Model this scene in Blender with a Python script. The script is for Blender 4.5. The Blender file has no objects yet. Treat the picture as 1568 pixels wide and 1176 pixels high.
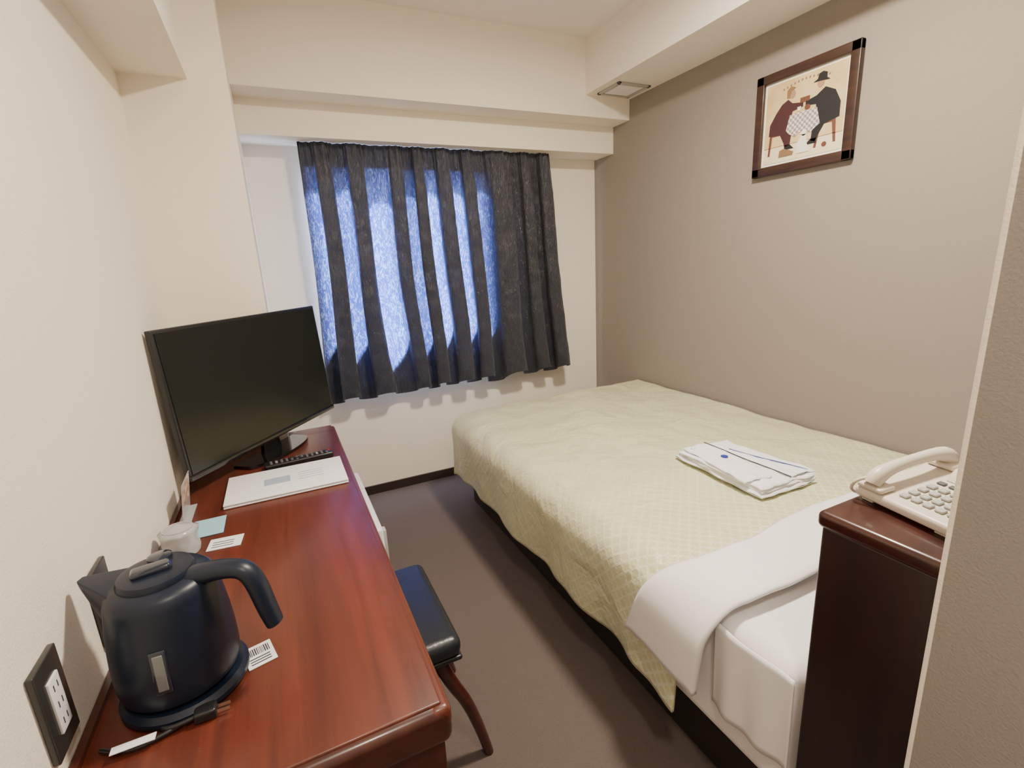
import bpy, bmesh, math, random
from mathutils import Vector, Matrix, noise
random.seed(3)
pi=math.pi
S=bpy.context.scene
COL=S.collection

# ------------------------------------------------------------ materials
def mat(name,col,rough=.6,metal=0,spec=.5,bump=None,var=None,coat=0,sheen=0,emit=None):
    m=bpy.data.materials.new(name);m.use_nodes=True
    nt=m.node_tree;b=nt.nodes['Principled BSDF']
    b.inputs['Base Color'].default_value=(*col,1);b.inputs['Roughness'].default_value=rough
    b.inputs['Metallic'].default_value=metal;b.inputs['Specular IOR Level'].default_value=spec
    b.inputs['Coat Weight'].default_value=coat;b.inputs['Coat Roughness'].default_value=.12
    b.inputs['Sheen Weight'].default_value=sheen
    tc=nt.nodes.new('ShaderNodeTexCoord')
    if emit:
        b.inputs['Emission Color'].default_value=(*emit[0],1);b.inputs['Emission Strength'].default_value=emit[1]
    if var:
        sc,c2=var
        n=nt.nodes.new('ShaderNodeTexNoise');n.inputs['Scale'].default_value=sc;n.inputs['Detail'].default_value=5
        nt.links.new(tc.outputs['Object'],n.inputs['Vector'])
        r=nt.nodes.new('ShaderNodeValToRGB');r.color_ramp.elements[0].position=.35;r.color_ramp.elements[1].position=.65
        r.color_ramp.elements[0].color=(*col,1);r.color_ramp.elements[1].color=(*c2,1)
        nt.links.new(n.outputs['Fac'],r.inputs['Fac']);nt.links.new(r.outputs['Color'],b.inputs['Base Color'])
    if bump:
        sc,st=bump
        n=nt.nodes.new('ShaderNodeTexNoise');n.inputs['Scale'].default_value=sc;n.inputs['Detail'].default_value=3
        nt.links.new(tc.outputs['Object'],n.inputs['Vector'])
        bp=nt.nodes.new('ShaderNodeBump');bp.inputs['Strength'].default_value=st;bp.inputs['Distance'].default_value=.004
        nt.links.new(n.outputs['Fac'],bp.inputs['Height']);nt.links.new(bp.outputs['Normal'],b.inputs['Normal'])
    return m

def wood(name,c1,c2,axis='Y',rough=.3,coat=.3,scale=9):
    m=mat(name,c1,rough,coat=coat);nt=m.node_tree;b=nt.nodes['Principled BSDF']
    tc=nt.nodes.new('ShaderNodeTexCoord');mp=nt.nodes.new('ShaderNodeMapping')
    s=[scale,scale,scale];s['XYZ'.index(axis)]=scale*.06
    mp.inputs['Scale'].default_value=s
    nt.links.new(tc.outputs['Object'],mp.inputs['Vector'])
    n=nt.nodes.new('ShaderNodeTexNoise');n.inputs['Scale'].default_value=2.2;n.inputs['Detail'].default_value=8;n.inputs['Roughness'].default_value=.65
    n.inputs['Distortion'].default_value=.6
    nt.links.new(mp.outputs['Vector'],n.inputs['Vector'])
    r=nt.nodes.new('ShaderNodeValToRGB');e=r.color_ramp.elements
    e[0].position=.32;e[0].color=(*c1,1);e[1].position=.68;e[1].color=(*c2,1)
    nt.links.new(n.outputs['Fac'],r.inputs['Fac']);nt.links.new(r.outputs['Color'],b.inputs['Base Color'])
    return m

CREAM=(.87,.805,.70)
m_wall=mat('wallpaper_cream',CREAM,.85,bump=(260,.25))
m_wall2=mat('wallpaper_taupe',(.27,.235,.20),.85,bump=(260,.25),var=(300,(.29,.255,.22)))
m_part=mat('wallpaper_greige',(.29,.268,.243),.8,bump=(260,.25))
m_ceil=mat('ceiling_white',(.84,.80,.74),.9,bump=(150,.2))
m_carpet=mat('carpet_brown',(.115,.090,.081),.95,spec=.1,bump=(420,.9),var=(500,(.175,.140,.127)))
m_base=mat('baseboard_dark',(.03,.018,.015),.5)
m_desk=wood('mahogany_desk',(.066,.013,.0075),(.140,.029,.0145),'Y',.36,.18,9)
m_deskd=wood('mahogany_dark',(.036,.008,.006),(.068,.014,.009),'Y',.3,.3,9)
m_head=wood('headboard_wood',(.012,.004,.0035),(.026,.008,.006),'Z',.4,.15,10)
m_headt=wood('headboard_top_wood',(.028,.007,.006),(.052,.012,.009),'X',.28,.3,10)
m_white=mat('white_plastic',(.78,.78,.78),.35)
m_sheet=mat('white_sheet',(.84,.81,.81),.8,bump=(30,.15),sheen=.1)
m_black=mat('black_plastic',(.012,.012,.014),.3)
m_blackg=mat('black_gloss',(.006,.006,.007),.06,coat=.5)
m_screen=mat('tv_screen_glass',(.008,.010,.009),.2)
m_leather=mat('black_leather',(.012,.014,.02),.35,bump=(90,.2))
m_metal=mat('metal_pin',(.8,.75,.6),.25,metal=1)
m_beige=mat('phone_beige',(.66,.60,.51),.35)
m_key=mat('phone_key',(.42,.41,.39),.4)
m_rkey=mat('remote_key',(.10,.10,.11),.4)
m_kettle=mat('kettle_navy_black',(.006,.011,.026),.38,spec=.4)
m_kettleg=mat('kettle_gloss',(.012,.018,.034),.1,coat=.6)
m_paper=mat('paper_white',(.82,.83,.86),.6)
m_blue=mat('paper_blue',(.30,.55,.68),.6)
m_grey=mat('print_grey',(.35,.42,.52),.6)
m_plate=mat('outlet_plate_black',(.03,.03,.028),.3)
m_navy=mat('navy_print',(.02,.04,.25),.6)
m_dark=mat('dark_ink',(.03,.03,.035),.7)

# ------------------------------------------------------------ geometry helpers
def empty(name):
    e=bpy.data.objects.new(name,None);COL.objects.link(e);return e
def fin(name,bm,m,parent=None,smooth=False,M=None):
    bmesh.ops.recalc_face_normals(bm,faces=bm.faces)
    if M is not None: bm.transform(M)
    me=bpy.data.meshes.new(name);bm.to_mesh(me);bm.free()
    for x in (m if isinstance(m,(list,tuple)) else [m]): me.materials.append(x)
    if smooth:
        for p in me.polygons:p.use_smooth=True
    o=bpy.data.objects.new(name,me);COL.objects.link(o)
    if parent:o.parent=parent
    return o
def box(name,x0,x1,y0,y1,z0,z1,m,parent=None,bev=0,seg=3,M=None):
    bm=bmesh.new();bmesh.ops.create_cube(bm,size=1)
    for v in bm.verts:
        v.co=Vector(((x0+x1)/2+v.co.x*(x1-x0),(y0+y1)/2+v.co.y*(y1-y0),(z0+z1)/2+v.co.z*(z1-z0)))
    if bev: bmesh.ops.bevel(bm,geom=bm.edges[:],offset=bev,segments=seg,affect='EDGES',profile=.5)
    return fin(name,bm,m,parent,smooth=False,M=M) if not bev else smoothang(fin(name,bm,m,parent,True,M))
def smoothang(o):
    o.data.set_sharp_from_angle(angle=math.radians(38));return o
def lathe(name,prof,c,m,parent=None,seg=48,M=None):
    bm=bmesh.new();rings=[]
    for r,z in prof:
        if r<1e-6: rings.append([bm.verts.new((c[0],c[1],c[2]+z))])
        else: rings.append([bm.verts.new((c[0]+r*math.cos(2*pi*i/seg),c[1]+r*math.sin(2*pi*i/seg),c[2]+z)) for i in range(seg)])
    for a,b in zip(rings,rings[1:]):
        for i in range(seg):
            j=(i+1)%seg
            f=[a[i%len(a)],a[j%len(a)],b[j%len(b)],b[i%len(b)]]
            f=list(dict.fromkeys(f))
            if len(f)>2:
                try:bm.faces.new(f)
                except ValueError:pass
    return smoothang(fin(name,bm,m,parent,True,M))
def tube(name,pts,r,m,parent=None,radii=None,M=None,flat=None):
    cu=bpy.data.curves.new(name,'CURVE');cu.dimensions='3D';cu.bevel_depth=r;cu.bevel_resolution=5;cu.resolution_u=8;cu.use_fill_caps=True
    sp=cu.splines.new('NURBS');sp.points.add(len(pts)-1)
    for i,p in enumerate(pts):
        sp.points[i].co=(*p,1);sp.points[i].radius=(radii[i] if radii else 1)
    sp.use_endpoint_u=True;sp.order_u=3
    o=bpy.data.objects.new(name+'_c',cu);COL.objects.link(o)
    bpy.context.view_layer.update()
    me=bpy.data.meshes.new_from_object(o.evaluated_get(bpy.context.evaluated_depsgraph_get()))
    bpy.data.objects.remove(o)
    bm=bmesh.new();bm.from_mesh(me);bpy.data.meshes.remove(me)
    if flat:
        for v in bm.verts: v.co=flat(v.co)
    return smoothang(fin(name,bm,m,parent,True,M))
def hull(name,pts,m,parent=None,bev=0,M=None):
    bm=bmesh.new()
    for p in pts:bm.verts.new(p)
    r=bmesh.ops.convex_hull(bm,input=bm.verts[:])
    bmesh.ops.dissolve_limit(bm,angle_limit=.01,verts=bm.verts[:],edges=bm.edges[:])
    if bev: bmesh.ops.bevel(bm,geom=bm.edges[:],offset=bev,segments=3,affect='EDGES',profile=.5)
    return smoothang(fin(name,bm,m,parent,True,M))
def grid(name,nu,nv,fn,m,parent=None,uvfn=None,solid=0,attr=None,M=None):
    bm=bmesh.new()
    uv=bm.loops.layers.uv.new('UVMap')
    al=bm.verts.layers.float.new(attr[0]) if attr else None
    V=[[bm.verts.new(fn(i/nu,j/nv)) for j in range(nv+1)] for i in range(nu+1)]
    if attr:
        for i in range(nu+1):
            for j in range(nv+1): V[i][j][al]=attr[1](i/nu,j/nv)
    for i in range(nu):
        for j in range(nv):
            f=bm.faces.new((V[i][j],V[i+1][j],V[i+1][j+1],V[i][j+1]))
            for l,(a,b) in zip(f.loops,((i,j),(i+1,j),(i+1,j+1),(i,j+1))):
                l[uv].uv=uvfn(a/nu,b/nv) if uvfn else (a/nu,b/nv)
    if M is not None: bm.transform(M)
    me=bpy.data.meshes.new(name);bm.to_mesh(me);bm.free();me.materials.append(m)
    for p in me.polygons:p.use_smooth=True
    o=bpy.data.objects.new(name,me);COL.objects.link(o)
    if parent:o.parent=parent
    if solid:
        md=o.modifiers.new('s','SOLIDIFY');md.thickness=solid;md.offset=0
    return o

# ------------------------------------------------------------ room shell
LX,RX,WY,CZ=-.37,2.104,2.99,2.59
BK=-1.1
box('floor',LX-.1,RX+.1,BK-.1,WY+.1,-.1,0,m_carpet)
box('ceiling',LX-.1,RX+.1,BK-.1,WY+.1,CZ,CZ+.1,m_ceil)
box('wall_left',LX-.1,LX,BK-.1,WY+.1,0,CZ,m_wall)
box('wall_right',RX,RX+.1,.25,WY+.1,0,CZ,m_wall2)
box('wall_back',LX,.8,BK-.1,BK,0,CZ,m_wall)
wx0,wx1,wz0,wz1=.25,1.26,.76,1.90
bm=bmesh.new()
def addbox(bm,x0,x1,y0,y1,z0,z1):
    r=bmesh.ops.create_cube(bm,size=1)
    for v in r['verts']:
        v.co=Vector(((x0+x1)/2+v.co.x*(x1-x0),(y0+y1)/2+v.co.y*(y1-y0),(z0+z1)/2+v.co.z*(z1-z0)))
for b in ((LX,wx0,WY,WY+.1,0,CZ),(wx1,RX,WY,WY+.1,0,CZ),(wx0,wx1,WY,WY+.1,0,wz0),(wx0,wx1,WY,WY+.1,wz1,CZ)): addbox(bm,*b)
fin('wall_window_side',bm,m_wall)
PX,PYY=.70,.259
box('wall_partition',PX,RX+.1,BK-.1,PYY,0,CZ,m_part,bev=.004)
box('trim_corner_bead',PX-.0015,PX+.004,PYY-.004,PYY+.0015,0,CZ,m_wall,bev=.0007)
box('wall_column',LX,-.04,2.22,WY,0,CZ,m_wall)
box('trim_beam_window',-.04,RX,2.62,WY,2.19,CZ,m_wall)
box('trim_pelmet',-.04,RX,2.78,WY,2.033,2.19,m_wall)
box('trim_soffit_right',1.79,RX,PYY,2.62,2.304,CZ,m_wall)
box('trim_soffit_left',LX,-.165,BK,2.22,2.07,CZ,m_wall)
box('baseboard_window',-.04,RX,WY-.012,WY,0,.055,m_base)
box('baseboard_right',RX-.012,RX,PYY,WY-.012,0,.055,m_base)
box('baseboard_left',LX,LX+.012,BK,2.22,0,.055,m_base)

# window (aluminium frame + frosted pane lit by daylight)
win=empty('window_1')
m_alu=mat('aluminium',(.5,.5,.5),.4,metal=.8)
m_pane=mat('frosted_daylit_pane',(.6,.7,.9),.5,emit=((.58,.72,1.0),25))
box('pane',wx0+.02,wx1-.02,WY-.004,WY+.006,wz0+.02,wz1-.02,m_pane,win)
for n,b in (('frame_l',(wx0,wx0+.02,wz0,wz1)),('frame_r',(wx1-.02,wx1,wz0,wz1)),('frame_m',(.75,.78,wz0,wz1)),('frame_b',(wx0,wx1,wz0,wz0+.02)),('frame_t',(wx0,wx1,wz1-.02,wz1))):
    box(n,b[0],b[1],WY-.008,WY+.03,b[2],b[3],m_alu,win)

# ------------------------------------------------------------ curtain
def fabric():
    m=bpy.data.materials.new('curtain_navy_fabric');m.use_nodes=True;nt=m.node_tree
    b=nt.nodes['Principled BSDF'];out=nt.nodes['Material Output']
    b.inputs['Base Color'].default_value=(.022,.023,.036,1);b.inputs['Roughness'].default_value=.36
    b.inputs['Sheen Weight'].default_value=.15
    tr=nt.nodes.new('ShaderNodeBsdfTranslucent')
    tc=nt.nodes.new('ShaderNodeTexCoord');mp=nt.nodes.new('ShaderNodeMapping');mp.inputs['Scale'].default_value=(62,62,17)
    n=nt.nodes.new('ShaderNodeTexNoise');n.inputs['Scale'].default_value=1.5;n.inputs['Detail'].default_value=5;n.inputs['Distortion'].default_value=2.0
    nt.links.new(tc.outputs['Object'],mp.inputs['Vector']);nt.links.new(mp.outputs['Vector'],n.inputs['Vector'])
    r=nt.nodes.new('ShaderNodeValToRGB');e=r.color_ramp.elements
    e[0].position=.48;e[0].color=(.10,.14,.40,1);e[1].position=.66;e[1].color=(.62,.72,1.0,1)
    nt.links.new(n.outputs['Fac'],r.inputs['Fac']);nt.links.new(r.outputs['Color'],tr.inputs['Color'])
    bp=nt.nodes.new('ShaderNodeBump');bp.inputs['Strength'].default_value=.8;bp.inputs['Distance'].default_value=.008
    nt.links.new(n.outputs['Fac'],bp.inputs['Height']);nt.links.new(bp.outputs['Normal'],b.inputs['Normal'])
    at=nt.nodes.new('ShaderNodeAttribute');at.attribute_name='backlit_mask'  # mask of the painted backlit patches
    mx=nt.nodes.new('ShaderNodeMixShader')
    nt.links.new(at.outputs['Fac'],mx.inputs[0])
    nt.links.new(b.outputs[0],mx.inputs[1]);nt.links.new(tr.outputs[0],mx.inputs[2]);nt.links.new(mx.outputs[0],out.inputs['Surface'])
    return m
NF=9
amps=[.65+.75*random.random() for _ in range(NF*2+4)]
def phase(u,v=0):
    e=min(1,u*8)*min(1,(1-u)*8)
    return 2*pi*NF*(u+e*(.022*math.sin(2*pi*u*1.9+.7)+.009*math.sin(2*pi*u*4.3+2)))+e*v*1.3*noise.noise(Vector((u*3.5,v*1.3,2)))
def curt(u,v):
    z1=2.031;zb=.665
    ph=phase(u,v)
    k=max(0,ph/pi);i=min(int(k),len(amps)-2);f=min(1,k-i);a=amps[i]*(1-f)+amps[i+1]*f
    top=max(0,1-v*6)
    amp=(.030+.022*v)*a*(1-.6*top)
    x0=.212-.006*v;x1=1.665+.085*v
    x=x0+(x1-x0)*u-.019*(.75+.5*v)*a*math.sin(2*ph)*(1-.5*top)
    x+=.012*math.sin(v*5+u*9)*v
    y=2.858+amp*math.sin(ph)+.008*noise.noise(Vector((u*30,v*10,3)))+.004*noise.noise(Vector((u*70,v*25,6)))
    if top>0: y+=.007*math.sin(ph*6)*top
    z=z1+(zb-z1)*v-.022*math.sin(ph)*v*a-.03*v*noise.noise(Vector((u*8,1,5)))
    return (x,y,z)
FB=[.85,.6,1,.5,1.0,.9,.55,.10,.05,.0,0,0]  # painted backlight level for each fold
def backlit_patches(u,v):  # backlit patches painted in as translucent strips, dark at header and hem
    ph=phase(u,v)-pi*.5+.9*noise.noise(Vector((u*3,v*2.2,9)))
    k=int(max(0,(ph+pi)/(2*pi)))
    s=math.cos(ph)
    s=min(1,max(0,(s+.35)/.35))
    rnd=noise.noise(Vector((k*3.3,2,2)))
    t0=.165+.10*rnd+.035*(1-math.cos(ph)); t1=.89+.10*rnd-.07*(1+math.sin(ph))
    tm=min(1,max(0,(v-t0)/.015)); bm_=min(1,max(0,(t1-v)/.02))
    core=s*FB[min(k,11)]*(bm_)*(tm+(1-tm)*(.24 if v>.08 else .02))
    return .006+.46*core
curp=empty('curtain')
grid('drape',620,140,curt,fabric(),curp,attr=('backlit_mask',backlit_patches))
m_lin=bpy.data.materials.new('added_lining_cloth');m_lin.use_nodes=True  # unseen white backing, added to bounce pane light out past the drape
nt=m_lin.node_tree;b=nt.nodes['Principled BSDF'];b.inputs['Base Color'].default_value=(.75,.76,.8,1);b.inputs['Roughness'].default_value=.9
tr=nt.nodes.new('ShaderNodeBsdfTranslucent');tr.inputs['Color'].default_value=(.75,.78,.9,1)
mx=nt.nodes.new('ShaderNodeMixShader');mx.inputs[0].default_value=.5
nt.links.new(b.outputs[0],mx.inputs[1]);nt.links.new(tr.outputs[0],mx.inputs[2]);nt.links.new(mx.outputs[0],nt.nodes['Material Output'].inputs['Surface'])
def added_lining(u,v):
    return (.232+(1.64-.232)*u+.03*v*u, 2.938+.010*math.sin(2*pi*NF*u+1)+.004*noise.noise(Vector((u*20,v*5,1))), 2.028-1.24*v)
grid('added_lining',200,20,added_lining,m_lin,curp)

# ------------------------------------------------------------ soffit vent
vent=empty('air_vent')
zv=2.304
for n,b in (('rim_a',(1.84,2.06,2.38,2.40)),('rim_b',(1.84,2.06,2.56,2.58)),('rim_c',(1.84,1.86,2.38,2.58)),('rim_d',(2.04,2.06,2.38,2.58))):
    box(n,b[0],b[1],b[2],b[3],zv-.010,zv-.0005,m_key,vent,bev=.002)
box('flap',1.87,2.03,2.41,2.55,zv-.008,zv-.0005,m_ceil,vent)

# ------------------------------------------------------------ desk
desk=empty('desk')
DX=.156;DY0=.63;DY1=2.215;DZ=.70
DYX=2.31
box('desktop',LX+.003,DX-.012,DY0+.012,DY1,DZ-.028,DZ,m_desk,desk,bev=.004)
box('desktop_extension',-.036,DX-.012,DY1-.02,DYX,DZ-.028,DZ-.0002,m_desk,desk,bev=.004)
box('moulding_side',DX-.035,DX+.002,DY0,DYX,DZ-.045,DZ-.004,m_desk,desk,bev=.012,seg=5)
box('moulding_end',LX+.003,DX+.002,DY0-.002,DY0+.035,DZ-.075,DZ-.004,m_deskd,desk,bev=.018,seg=6)
box('apron',LX+.02,DX-.03,DY0+.02,DY1-.01,DZ-.12,DZ-.028,m_deskd,desk)
box('panel_near',LX+.003,DX-.012,DY0+.012,DY0+.045,0,DZ-.03,m_deskd,desk,bev=.004)
box('panel_mid',LX+.003,DX-.03,1.43,1.46,0,DZ-.03,m_deskd,desk)
box('panel_far',-.036,DX-.012,DYX-.035,DYX-.002,0,DZ-.03,m_deskd,desk,bev=.004)
box('back_panel',LX+.003,LX+.018,DY0+.02,DY1-.01,.2,DZ-.03,m_deskd,desk)
box('back_rail',LX+.002,LX+.014,DY0+.02,DY1-.01,DZ,DZ+.010,m_deskd,desk)

# fridge
fr=empty('mini_fridge')
box('cabinet',-.30,.155,1.49,2.02,.012,.565,m_white,fr,bev=.006)
box('door',.157,.205,1.49,2.02,.02,.562,m_white,fr,bev=.010)
box('door_handle',.205,.218,1.52,1.55,.40,.54,m_key,fr,bev=.004)
for i,(x,y) in enumerate(((-.26,1.53),(.1,1.53),(-.26,1.98),(.1,1.98))): box('foot_%d'%i,x-.02,x+.02,y-.02,y+.02,0,.013,m_black,fr)

# stool
st=empty('stool')
box('seat',-.12,.305,1.04,1.44,.385,.445,m_leather,st,bev=.026,seg=6)
box('seat_piping',-.118,.303,1.042,1.438,.378,.392,m_black,st,bev=.006)
box('apron_frame',-.08,.262,1.08,1.40,.335,.384,m_deskd,st,bev=.006)
for i,(sx,sy) in enumerate(((1,-1),(1,1),(-1,-1),(-1,1))):
    x=.245 if sx>0 else -.06; y=1.24+sy*.15
    tube('leg_%d'%i,[(x,y,.375),(x+sx*.02,y+sy*.004,.30),(x+sx*.085,y+sy*.01,.17),(x+sx*.120,y+sy*.015,.0)],.017,m_deskd,st,radii=[1.2,1.1,.95,.8])

# ------------------------------------------------------------ TV
tv=empty('television')
pL=Vector((-.330,1.735));pR=Vector((.165,2.372))
d=pR-pL;ang=math.atan2(d.y,d.x);W=d.length;mid=(pL+pR)/2
MT0=Matrix.Translation((mid.x,mid.y,0))@Matrix.Rotation(ang,4,'Z')
MT=MT0@Matrix.Translation((0,0,.762))@Matrix.Rotation(math.radians(-3.5),4,'X')@Matrix.Translation((0,0,-.762))
h=W/2;z0,z1=.762,1.243
box('bezel',-h,h,-.006,.016,z0,z1,m_black,tv,bev=.004,M=MT)
box('rim_bottom',-h,h,-.011,-.004,z0,z0+.018,m_blackg,tv,bev=.002,M=MT)
box('screen',-h+.011,h-.011,-.0085,-.004,z0+.02,z1-.011,m_screen,tv,M=MT)
box('back_shell',-h*.7,h*.7,.014,.045,z0+.05,z1-.12,m_black,tv,bev=.012,M=MT)
hull('neck',[(-.05,.015,.71),(.05,.015,.71),(-.05,.035,.71),(.05,.035,.71),(-.035,.016,.80),(.035,.016,.80),(-.035,.033,.80),(.035,.033,.80)],m_blackg,tv,bev=.003,M=MT0)
bmm=bmesh.new()
pts=[(.17*math.cos(pi*i/24),-.005-.06*math.sin(pi*i/24)) for i in range(25)]+[(-.17,.055),(.17,.055)]
vs=[bmm.verts.new((x,y,.702)) for x,y in pts];f=bmm.faces.new(vs)
e=bmesh.ops.extrude_face_region(bmm,geom=[f]);
for v in e['geom']:
    if isinstance(v,bmesh.types.BMVert): v.co.z+=.011
fin('base',bmm,m_blackg,tv,False,MT0)

# remote
rm=empty('remote_control')
MR=Matrix.Translation((-.008,1.890,.7015))@Matrix.Rotation(math.radians(5),4,'Z')
box('body',-.118,.118,-.024,.024,0,.020,m_black,rm,bev=.006,M=MR)
for i in range(12):
    for j in range(3):
        if (i+j)%7==6: continue
        box('button_%d_%d'%(i,j),-.10+i*.0175,-.10+i*.0175+.009,-.017+j*.012,-.017+j*.012+.007,.0195,.0218,m_key if (i*j)%4==1 else m_rkey,rm,bev=.001,seg=1,M=MR)
box('button_power',.103,.110,.004,.012,.0195,.0225,mat('red_btn',(.5,.02,.02),.4),rm,M=MR)

# folder / info booklet
bk=empty('information_folder')
FY=1.835
box('cover_back',-.236,.129,1.600,FY,.7015,.706,m_paper,bk,bev=.0015)
box('pages',-.230,.123,1.604,FY-.004,.706,.710,m_sheet,bk)
box('cover_front',-.236,.129,1.600,FY,.710,.7145,m_paper,bk,bev=.0015)
box('title_print',-.125,-.045,1.69,1.745,.7145,.7149,m_grey,bk)
for i in range(4): box('line_%d'%i,-.02,.06,1.69+i*.02,1.694+i*.02,.7145,.7148,m_grey,bk)

# small cards
box('blue_card',-.305,-.225,1.45,1.56,.7012,.7025,m_blue)
c=empty('paper_card')
MC=Matrix.Translation((-.215,1.385,.701))@Matrix.Rotation(math.radians(-6),4,'Z')
box('sheet',-.04,.04,-.03,.03,0,.0015,m_paper,c,M=MC)
for i in range(3): box('text_%d'%i,-.03,.02,-.018+i*.012,-.015+i*.012,.0015,.0018,m_dark,c,M=MC)
c=empty('barcode_tag')
MC=Matrix.Translation((-.124,.90,.701))@Matrix.Rotation(math.radians(14),4,'Z')
box('sheet',-.024,.024,-.030,.030,0,.0012,m_paper,c,M=MC)
xx=-.018
while xx<.018:
    w=random.choice((.0008,.0014,.002));box('bar',xx,xx+w,.002,.022,.0012,.0015,m_dark,c,M=MC);xx+=w+random.choice((.001,.0016))
for i in range(3): box('text_%d'%i,-.018,.016,-.022+i*.007,-.0195+i*.007,.0012,.0015,m_dark,c,M=MC)

# wrapped glass
m_glass=mat('clear_plastic',(.8,.82,.83),.15);m_glass.node_tree.nodes['Principled BSDF'].inputs['Transmission Weight'].default_value=.55
g=empty('wrapped_glass')
lathe('tumbler',[(0,0),(.030,0),(.034,.07),(.031,.07),(.028,.005),(0,.005)],(-.312,1.39,.7012),m_glass,g)
def wrap(u,v):
    a=2*pi*u;r=(.040+.003*v)*(1+.12*noise.noise(Vector((math.cos(a)*2,math.sin(a)*2,v*3))))
    if v>.8: r*=max(.02,1-(v-.8)*4.9)
    return (-.312+r*math.cos(a),1.39+r*math.sin(a),.7012+.08*v)
grid('wrapper',40,14,wrap,m_glass,g)
# acrylic card stand
c=empty('card_stand')
m_photo=mat('brown_print',(.30,.16,.10),.5,var=(60,(.75,.6,.5)))
MC=Matrix.Translation((-.335,1.63,.701))@Matrix.Rotation(math.radians(8),4,'Y')
box('plate',-.001,.001,-.065,.065,0,.115,m_glass,c,M=MC)
box('print',.0012,.002,-.055,.055,.045,.110,m_photo,c,M=MC)
box('foot',-.012,.02,-.065,.065,0,.002,m_glass,c,M=Matrix.Translation((-.335,1.63,.7005)))

# ------------------------------------------------------------ kettle
kt=empty('electric_kettle')
MK=Matrix.Translation((-.238,.890,.7012))@Matrix.Rotation(math.atan2(-.343,.939),4,'Z')
lathe('power_base',[(0,0),(.088,0),(.095,.006),(.095,.014),(.088,.022),(0,.022)],(0.004,0,0),m_kettle,kt,M=MK)
lathe('body',[(0,.024),(.076,.024),(.085,.03),(.0895,.05),(.0895,.085),(.087,.125),(.083,.16),(.079,.190),(.075,.204),(.066,.213),(.03,.218),(0,.219)],(0,0,0),m_kettle,kt,seg=64,M=MK)
lathe('lid',[(0,.228),(.040,.228),(.052,.225),(.055,.218),(.055,.210),(0,.210)],(-.004,0,0),m_kettle,kt,M=MK)
MKB=MK@Matrix.Translation((-.002,-.008,0))@Matrix.Rotation(math.radians(30),4,'Z')
box('lid_button',-.030,.026,-.013,.013,.224,.239,m_kettleg,kt,bev=.0065,seg=5,M=MKB)
lathe('steam_cap',[(0,.2365),(.014,.2365),(.018,.234),(.018,.22),(0,.22)],(-.012,.028,0),m_kettleg,kt,M=MK)
hull('spout',[(-.05,.046,.211),(-.05,-.046,.211),(-.122,.008,.222),(-.122,-.008,.222),(-.113,.008,.200),(-.113,-.008,.200),(-.076,.030,.15),(-.076,-.030,.15),(-.04,.05,.15),(-.04,-.05,.15)],m_kettle,kt,bev=.003,M=MK)
def flatten(c): return Vector((c.x,c.y*1.25,c.z))
tube('handle',[(.045,0,.205),(.080,0,.214),(.118,0,.215),(.138,0,.206),(.149,0,.178),(.158,0,.130),(.165,0,.104)],.0135,m_kettle,kt,radii=[1.35,1.2,1.05,1.1,1.15,1.1,1.0],M=MK,flat=flatten)
MG=Matrix.Translation((-.238,.890,.7012))@Matrix.Rotation(math.radians(-93),4,'Z')
m_gauge=mat('water_gauge',(.16,.17,.18),.12,coat=.4)
MG2=MG@Matrix.Translation((.0868,0,.10))@Matrix.Rotation(math.radians(-4),4,'Y')
box('gauge_rim',0,.004,-.011,.011,-.036,.036,m_kettleg,kt,bev=.0018,M=MG2)
box('gauge',.002,.0052,-.007,.007,-.030,.030,m_gauge,kt,bev=.0015,M=MG2)
cd=empty('power_cord')
tube('cord',[(-.335,.80,.706),(-.30,.775,.706),(-.25,.785,.707),(-.222,.797,.709),(-.24,.807,.714),(-.262,.797,.708),(-.235,.785,.712),(-.205,.793,.712)],.0038,m_black,cd)
box('plug',-.214,-.182,.783,.807,.702,.720,m_black,cd,bev=.004)
for i in (0,1): box('prong_%d'%i,-.184,-.164,.788+i*.011,.7897+i*.011,.707,.713,m_metal,cd)
box('label',-.318,-.262,.775,.789,.7125,.7135,m_paper,cd,M=None)

# ------------------------------------------------------------ wall plates
def plate(name,y0,y1,z0,z1,sockets):
    p=empty(name)
    box('plate',LX+.001,LX+.010,y0,y1,z0,z1,m_plate,p,bev=.002)
    cy=(y0+y1)/2
    if sockets:
        box('insert',LX+.008,LX+.013,cy-.016,cy+.016,z0+.03,z1-.03,m_white,p,bev=.001)
        for i in range(3):
            zz=z0+.045+i*(z1-z0-.09)/2
            for s in (-1,1): box('slot',LX+.0128,LX+.0134,cy+s*.006-.001,cy+s*.006+.001,zz-.005,zz+.005,m_dark,p)
    else:
        box('jack',LX+.008,LX+.012,cy-.014,cy+.014,z0+.04,z1-.04,m_key,p,bev=.001)
        lathe('coax',[(0,0),(.005,0),(.005,.012),(0,.012)],(0,0,0),m_metal,p,seg=16,M=Matrix.Translation((LX+.012,cy,(z0+z1)/2))@Matrix.Rotation(pi/2,4,'Y'))
plate('wall_outlet',.757,.832,.742,.885,True)
plate('wall_outlet',.992,1.072,.75,.89,False)

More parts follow.
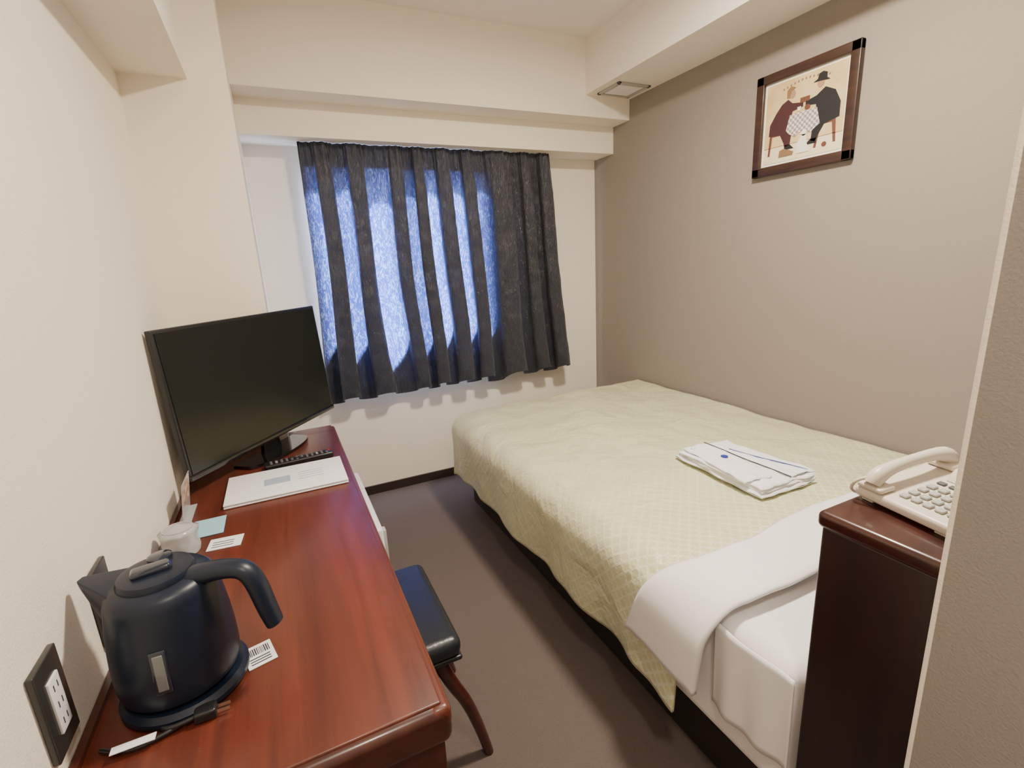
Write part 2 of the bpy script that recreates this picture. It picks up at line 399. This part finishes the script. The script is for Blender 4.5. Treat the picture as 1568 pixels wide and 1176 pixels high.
# ------------------------------------------------------------ bed
bed=empty('bed')
m_bbase=mat('bed_base_dark',(.02,.014,.013),.8)
box('base',.90,RX-.02,.50,2.56,.0,.20,m_bbase,bed,bev=.01)
box('mattress',.835,RX-.012,.492,2.54,.20,.548,m_sheet,bed,bev=.045,seg=6)
def spreadmat():
    m=bpy.data.materials.new('bedspread_satin');m.use_nodes=True;nt=m.node_tree;b=nt.nodes['Principled BSDF']
    tc=nt.nodes.new('ShaderNodeTexCoord')
    L=nt.links.new
    def node(t,**k):
        n=nt.nodes.new(t)
        for a,v in k.items(): setattr(n,a,v)
        return n
    sep=node('ShaderNodeSeparateXYZ');L(tc.outputs['UV'],sep.inputs[0])
    def m2(op,a,b_=None):
        n=node('ShaderNodeMath',operation=op)
        if isinstance(a,(int,float)): n.inputs[0].default_value=a
        else: L(a,n.inputs[0])
        if b_ is not None:
            if isinstance(b_,(int,float)): n.inputs[1].default_value=b_
            else: L(b_,n.inputs[1])
        return n.outputs[0]
    F=2*pi/.040
    su=m2('ADD',sep.outputs[0],sep.outputs[1]);df=m2('SUBTRACT',sep.outputs[0],sep.outputs[1])
    p=m2('SINE',m2('MULTIPLY',su,F/2));q=m2('SINE',m2('MULTIPLY',df,F/2))
    lat=m2('MINIMUM',m2('ABSOLUTE',p),m2('ABSOLUTE',q))
    p2=m2('ABSOLUTE',m2('SINE',m2('MULTIPLY',su,F)));q2=m2('ABSOLUTE',m2('SINE',m2('MULTIPLY',df,F)))
    mot=m2('MULTIPLY',p2,q2)
    mr=node('ShaderNodeMapRange');mr.inputs[1].default_value=.10;mr.inputs[2].default_value=.50;L(lat,mr.inputs[0])
    fac=m2('MULTIPLY',m2('SUBTRACT',1.0,mr.outputs[0]),m2('ADD',.25,m2('MULTIPLY',mot,1.0)))
    # woven band is bolder toward the head end and the wall side
    hd=node('ShaderNodeMapRange');hd.inputs[1].default_value=.60;hd.inputs[2].default_value=.05;hd.inputs[3].default_value=.38;hd.inputs[4].default_value=1.1;L(sep.outputs[1],hd.inputs[0])
    fac2=m2('MULTIPLY',fac,hd.outputs[0])
    mx=node('ShaderNodeMix',data_type='RGBA');L(fac2,mx.inputs[0])
    mx.inputs[6].default_value=(.615,.60,.355,1);mx.inputs[7].default_value=(.90,.90,.80,1)
    L(mx.outputs[2],b.inputs['Base Color'])
    rr=node('ShaderNodeMapRange');rr.inputs[3].default_value=.38;rr.inputs[4].default_value=.26;L(fac,rr.inputs[0]);L(rr.outputs[0],b.inputs['Roughness'])
    n=node('ShaderNodeTexNoise');n.inputs['Scale'].default_value=6;n.inputs['Detail'].default_value=3;n.inputs['Distortion'].default_value=.8;L(tc.outputs['Object'],n.inputs['Vector'])
    h_=m2('ADD',m2('MULTIPLY',fac,.09),m2('MULTIPLY',n.outputs[0],1.6))
    bp=node('ShaderNodeBump');bp.inputs['Strength'].default_value=.7;bp.inputs['Distance'].default_value=.02
    L(h_,bp.inputs['Height']);L(bp.outputs['Normal'],b.inputs['Normal'])
    b.inputs['Specular IOR Level'].default_value=.8
    b.inputs['Sheen Weight'].default_value=.15
    return m
RHO=.105
EXE=.785+RHO; EYF=2.60-RHO; TOP=.572
def drape(px,py,lift=0,wr=1.0):
    du=max(0,px);dv=max(0,py)
    x=EXE-min(px,0);y=EYF+min(py,0)
    r=max(du,dv)
    th=math.atan2(dv,du) if r>0 else 0
    if r>0:
        a=min(r/RHO,pi/2)
        hh=RHO*math.sin(a)+lift*math.sin(a); dz=RHO*(1-math.cos(a))
        rest=max(0,r-RHO*pi/2); dz+=rest
        s=(py if dv<=du else -px)+th*.3
        fold=rest*wr*(.15*noise.noise(Vector((s*3.2+.25*r,r*1.2,4)))+.07*noise.noise(Vector((s*8+r*2,r*2,8)))+.012*math.sin(s*23+3*math.sin(s*4)))
        hh+=fold-rest*.03
        x-=hh*math.cos(th);y+=hh*math.sin(th)
    else: dz=0
    z=TOP+lift*(1 if r==0 else math.cos(min(r/RHO,pi/2)))-dz
    inner=min(1,max(0,-px)/.35)
    z+=.012*inner*(1-min(1,r*20))+.010*noise.noise(Vector((x*4,y*4,1)))*(1 if dz<.1 else .3)
    z+=.006*noise.noise(Vector((x*11,y*8,7)))
    return x,y,z
XW=RX-.012
LXn=XW-EXE
y_start=.77
def spread(u,v):
    px=-LXn+(LXn+.405)*u
    py=-(EYF-y_start)+(EYF-y_start+.39)*v
    return drape(px,py)
grid('bedspread',130,180,spread,spreadmat(),bed,uvfn=lambda u,v:((LXn+.405)*u,(EYF-y_start+.39)*v),solid=.008)
def fold(u,v):
    px=-LXn+(LXn+.275)*u
    over=max(0,px)
    yy=.665+.175*v+over*(.10+.30*v)
    yy+=.008*math.sin(px*9)
    x,y,z=drape(px,-(EYF-yy),lift=.018,wr=.6)
    e=min(v,1-v);
    if e<.06: z-=(.06-e)*.12
    return (x,y,z)
grid('folded_sheet',110,26,fold,m_sheet,bed,solid=.018)
def side(u,v):
    y=.50+.20*u;z=.535-.235*v
    x=.822-.006*math.sin(y*70)*v-.004*math.sin(y*33)
    return (x,y,z)
grid('side_sheet',40,14,side,m_sheet,bed,solid=.004)

# folded pajamas (soft stacked cloth)
pj=empty('folded_pajamas')
MP=Matrix.Translation((1.465,1.165,.593))@Matrix.Rotation(math.radians(-3),4,'Z')
m_pj=mat('pajama_cotton',(.80,.80,.82),.85,bump=(35,.35))
def soft(name,x0,x1,y0,y1,z0,z1,m,seed,skew=0):
    bm=bmesh.new();n=28
    cx,cy=(x0+x1)/2,(y0+y1)/2;hx,hy=(x1-x0)/2,(y1-y0)/2;hz=(z1-z0)/2;cz=(z0+z1)/2
    def P(a,b,s):
        ea=min(1,(1-abs(a))*hx/.012);eb=min(1,(1-abs(b))*hy/.012)
        t=math.sqrt(max(0,1-(1-min(ea,eb))**2))
        X=cx+a*hx+.010*noise.noise(Vector((b*2,seed,0)))+skew*b;Yy=cy+b*hy+.010*noise.noise(Vector((a*2,seed,5)))
        Z=cz+s*hz*t+.006*noise.noise(Vector((X*14,Yy*14,seed)))*(1 if s>0 else .2)+.004*noise.noise(Vector((X*40,Yy*18,seed+4)))*(1 if s>0 else 0)
        return (X,Yy,Z)
    def prm(i):
        t=i/n*2-1; return math.copysign(1-(1-abs(t))**1.6,t)
    for s in (1,-1):
        V=[[bm.verts.new(P(prm(i),prm(j),s)) for j in range(n+1)] for i in range(n+1)]
        for i in range(n):
            for j in range(n): bm.faces.new((V[i][j],V[i+1][j],V[i+1][j+1],V[i][j+1]))
    return fin(name,bm,m,pj,True,MP)
soft('layer_1',-.132,.128,-.205,.205,0,.015,m_pj,1)
soft('layer_2',-.128,.130,-.198,.200,.012,.027,m_pj,2)
soft('layer_3',-.130,.122,-.196,.190,.024,.037,m_pj,3)
soft('folded_front',-.128,-.005,-.150,.188,.034,.046,m_pj,4,.018)
soft('folded_sleeve',-.002,.118,-.185,.10,.034,.044,m_pj,5,-.020)
tube('piping',[(-.005,.185,.048),(.002,.10,.047),(.000,.0,.046),(.012,-.10,.045),(.02,-.186,.042)],.0018,m_dark,pj,M=MP)
tube('piping_b',[(.03,.09,.045),(.05,-.02,.047),(.085,-.10,.047),(.115,-.175,.043)],.0018,m_navy,pj,M=MP)
lathe('emblem',[(0,.0),(.013,0),(.013,.0015),(0,.0015)],(-.045,.04,.0475),m_navy,pj,seg=20,M=MP)
lathe('emblem_b',[(0,.0),(.008,0),(.008,.0015),(0,.0015)],(-.095,.150,.0475),m_grey,pj,seg=20,M=MP)

# headboard cabinet
hb=empty('headboard_cabinet')
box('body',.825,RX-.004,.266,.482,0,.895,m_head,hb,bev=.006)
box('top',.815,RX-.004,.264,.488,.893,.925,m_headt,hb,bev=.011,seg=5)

# telephone
ph=empty('telephone')
MPh=Matrix.Translation((.914,.484,.926))@Matrix.Rotation(math.radians(-11),4,'Z')
hull('body',[(0,0,.006),(0,-.165,.006),(.20,0,.006),(.20,-.165,.006),(0,0,.024),(0,-.165,.024),(.20,0,.046),(.20,-.165,.046)],m_beige,ph,bev=.006,M=MPh)
for i,(a,b) in enumerate(((.02,-.02),(.02,-.145),(.18,-.02),(.18,-.145))): box('foot_%d'%i,a-.01,a+.01,b-.01,b+.01,0,.007,m_beige,ph,M=MPh)
sl=math.atan2(.022,.20)
MS=MPh@Matrix.Translation((0,0,.0245))@Matrix.Rotation(-sl,4,'Y')
for i in range(4):
    for j in range(5):
        box('key_%d_%d'%(i,j),.024+i*.020,.037+i*.020,-.152+j*.019,-.139+j*.019,0,.004,m_key,ph,bev=.001,seg=1,M=MS)
for j in range(5): box('memory_key_%d'%j,.108,.118,-.152+j*.019,-.139+j*.019,0,.003,m_rkey,ph,bev=.001,seg=1,M=MS)
hull('display_hump',[(.128,-.155,0),(.128,-.062,0),(.198,-.155,0),(.198,-.062,0),(.150,-.155,.016),(.150,-.062,.016),(.198,-.155,.026),(.198,-.062,.026)],m_beige,ph,bev=.003,M=MS)
box('display',.156,.190,-.145,-.072,.018,.0235,m_grey,ph,bev=.001,M=MS)
box('cradle',.0,.035,-.050,-.004,0,.010,m_beige,ph,bev=.004,M=MS)
box('cradle_b',.165,.20,-.050,-.004,0,.010,m_beige,ph,bev=.004,M=MS)
tube('handset',[(.008,-.027,.012),(.016,-.027,.024),(.05,-.027,.032),(.10,-.027,.034),(.15,-.027,.032),(.184,-.027,.024),(.192,-.027,.012)],.0118,m_beige,ph,radii=[1.15,1.3,.95,.85,.95,1.3,1.15],M=MS)
pts=[(.004,-.02,.022),(-.008,-.012,.018),(-.012,-.004,.004),(-.006,.0,-.010),(.01,.001,-.020)]
tube('handset_cord',pts,.0028,m_beige,ph,M=MS)

# ------------------------------------------------------------ framed picture on right wall
pf=empty('framed_picture')
fy0,fy1,fz0,fz1=1.262,1.703,1.705,2.120
m_frame=wood('frame_wood',(.022,.010,.007),(.050,.020,.013),'Y',.4,.2,30)
X=RX
fw=.038
def fr_piece(n,y0,y1,z0,z1,x0,x1,m,bev=.004): box(n,x0,x1,y0,y1,z0,z1,m,pf,bev=bev)
fr_piece('rail_top',fy0,fy1,fz1-fw,fz1,X-.026,X-.002,m_frame)
fr_piece('rail_bottom',fy0,fy1,fz0,fz0+fw,X-.026,X-.002,m_frame)
fr_piece('stile_a',fy0,fy0+fw,fz0,fz1,X-.026,X-.002,m_frame)
fr_piece('stile_b',fy1-fw,fy1,fz0,fz1,X-.026,X-.002,m_frame)
iy0,iy1,iz0,iz1=fy0+fw-.002,fy1-fw+.002,fz0+fw-.002,fz1-fw+.002
m_cream=mat('mat_cream',(.88,.85,.76),.6)
m_art=mat('art_background',(.56,.40,.19),.6,var=(10,(.67,.53,.28)))
box('mount',X-.012,X-.003,iy0,iy1,iz0,iz1,m_cream,pf)
b0=.012
ay0,ay1,az0,az1=iy0+b0,iy1-b0,iz0+b0,iz1-b0
box('art_print',X-.0130,X-.0119,ay0,ay1,az0,az1,m_art,pf)
def shape(n,pts,m,lvl=1):
    bm=bmesh.new();x=X-.0130-.0004*lvl
    vs=[bm.verts.new((x,ay1-(ay1-ay0)*a,az0+(az1-az0)*b)) for a,b in pts]
    f=bm.faces.new(vs);e=bmesh.ops.extrude_face_region(bm,geom=[f])
    for v in e['geom']:
        if isinstance(v,bmesh.types.BMVert):v.co.x+=.0004
    bmesh.ops.triangulate(bm,faces=bm.faces[:])
    fin(n,bm,m,pf)
def ell(cx,cy,rx,ry,n=20): return [(cx+rx*math.cos(2*pi*i/n),cy+ry*math.sin(2*pi*i/n)) for i in range(n)]
m_mar=mat('art_maroon',(.05,.014,.018),.6);m_blk=mat('art_black',(.01,.01,.012),.6);m_skin=mat('art_skin',(.36,.21,.13),.6)
m_red=mat('art_brown_red',(.13,.05,.03),.6);m_floor=mat('art_floor',(.75,.64,.44),.6);m_lt=mat('art_white',(.75,.72,.66),.6)
m_ink=mat('art_ink',(.22,.13,.06),.6)
mc=mat('art_check',(.8,.78,.74),.6);nt=mc.node_tree;ck=nt.nodes.new('ShaderNodeTexChecker');ck.inputs['Scale'].default_value=95
tc=nt.nodes.new('ShaderNodeTexCoord');nt.links.new(tc.outputs['Object'],ck.inputs['Vector']);ck.inputs['Color1'].default_value=(.66,.63,.60,1);ck.inputs['Color2'].default_value=(.28,.22,.22,1)
nt.links.new(ck.outputs['Color'],nt.nodes['Principled BSDF'].inputs['Base Color'])
shape('ground',[(0,0),(1,0),(1,.20),(0,.20)],m_floor,1)
shape('ground_line',[(0,.20),(1,.20),(1,.207),(0,.207)],m_ink,2)
shape('chair_left',[(.06,.10),(.09,.10),(.11,.34),(.26,.34),(.30,.08),(.33,.08),(.29,.39),(.08,.39)],m_red,2)
shape('chair_right',[(.93,.10),(.90,.10),(.87,.34),(.74,.34),(.70,.08),(.67,.08),(.71,.39),(.91,.39)],m_red,2)
shape('woman_body',[(.06,.36),(.07,.50),(.14,.62),(.22,.72),(.30,.76),(.36,.70),(.50,.67),(.50,.62),(.37,.60),(.34,.46),(.38,.36),(.36,.20),(.30,.18),(.22,.34)],m_mar,3)
shape('woman_shoe',[(.29,.20),(.36,.20),(.42,.14),(.30,.14)],m_blk,3)
shape('woman_head',ell(.35,.81,.042,.05),m_skin,4)
shape('woman_hair',[(.28,.78),(.28,.87),(.33,.91),(.39,.88),(.34,.85),(.32,.77)],m_ink,5)
shape('man_body',[(.95,.38),(.95,.55),(.88,.70),(.76,.77),(.66,.70),(.53,.67),(.53,.62),(.66,.60),(.69,.44),(.64,.34),(.63,.18),(.68,.16),(.78,.34)],m_blk,3)
shape('man_shoe',[(.70,.20),(.62,.20),(.56,.14),(.70,.14)],m_blk,3)
shape('man_head',ell(.70,.83,.040,.05),m_skin,4)
shape('man_hat',[(.61,.86),(.66,.885),(.67,.94),(.72,.955),(.77,.93),(.77,.87),(.81,.84)],m_blk,5)
shape('tablecloth',[(.34,.56),(.68,.56),(.73,.36),(.68,.33),(.62,.28),(.52,.34),(.42,.28),(.34,.33),(.30,.38)],mc,6)
shape('cup',[(.44,.58),(.47,.58),(.48,.63),(.43,.63)],m_lt,7)
shape('teapot',ell(.56,.60,.035,.03),m_red,7)
shape('toast',[(.46,.67),(.58,.67),(.58,.73),(.46,.73)],m_red,6)
shape('dog_body',[(.46,.06),(.47,.20),(.51,.28),(.57,.28),(.59,.16),(.62,.06)],m_lt,7)
shape('dog_head',ell(.54,.30,.035,.04),m_lt,7)
shape('cat',[(.22,.06),(.23,.14),(.28,.16),(.36,.13),(.42,.10),(.41,.06)],m_ink,7)
shape('ball',ell(.80,.10,.03,.03),m_red,4)
for i in range(13):
    a=.22+.047*i; b=.90+.045*math.sin(pi*i/12)
    shape('letter_%d'%i,[(a,b-.012),(a+.018,b-.010),(a+.020,b+.014),(a+.004,b+.012)],m_ink,2)

# ------------------------------------------------------------ lights
cl=empty('ceiling_light')
m_diff=mat('lamp_diffuser',(.9,.88,.82),.4,emit=((1,.86,.68),3))
lathe('shade',[(0,-.05),(.15,-.05),(.19,-.03),(.20,0),(0,0)],(1.1,1.0,CZ-.001),m_diff,cl)
def area(n,loc,size,power,col,rot=(0,0,0)):
    l=bpy.data.lights.new(n,'AREA');l.shape='DISK';l.size=size;l.energy=power;l.color=col
    o=bpy.data.objects.new(n,l);COL.objects.link(o);o.location=loc;o.rotation_euler=rot;return o
o=area('room_lamp',(1.1,1.0,CZ-.06),.25,76,(1,.872,.71))
o.parent=cl
el=empty('entry_fill')  # unseen fill near the camera, added to brighten left wall and desk
lathe('shade',[(0,-.03),(.08,-.03),(.10,0),(0,0)],(.25,-.25,CZ-.001),m_diff,el)
o=area('entry_fill_lamp',(.25,-.25,CZ-.04),.18,19,(1,.875,.73));o.parent=el

w=bpy.data.worlds.new('World');S.world=w;w.use_nodes=True
w.node_tree.nodes['Background'].inputs[0].default_value=(.5,.6,.8,1);w.node_tree.nodes['Background'].inputs[1].default_value=.3

# ------------------------------------------------------------ camera
cam=bpy.data.cameras.new('camera');co=bpy.data.objects.new('camera',cam);COL.objects.link(co)
cam.sensor_width=36;cam.lens=17.145;cam.clip_start=.02
right=Vector((0.8997,-0.4335,-0.0511));down=Vector((-0.1488,-0.1946,-0.9695));fwd=Vector((0.4104,0.8799,-0.2396))
M=Matrix((right,-down,-fwd)).transposed().to_4x4()
M.translation=(0,0,1.38)
co.matrix_world=M
S.camera=co
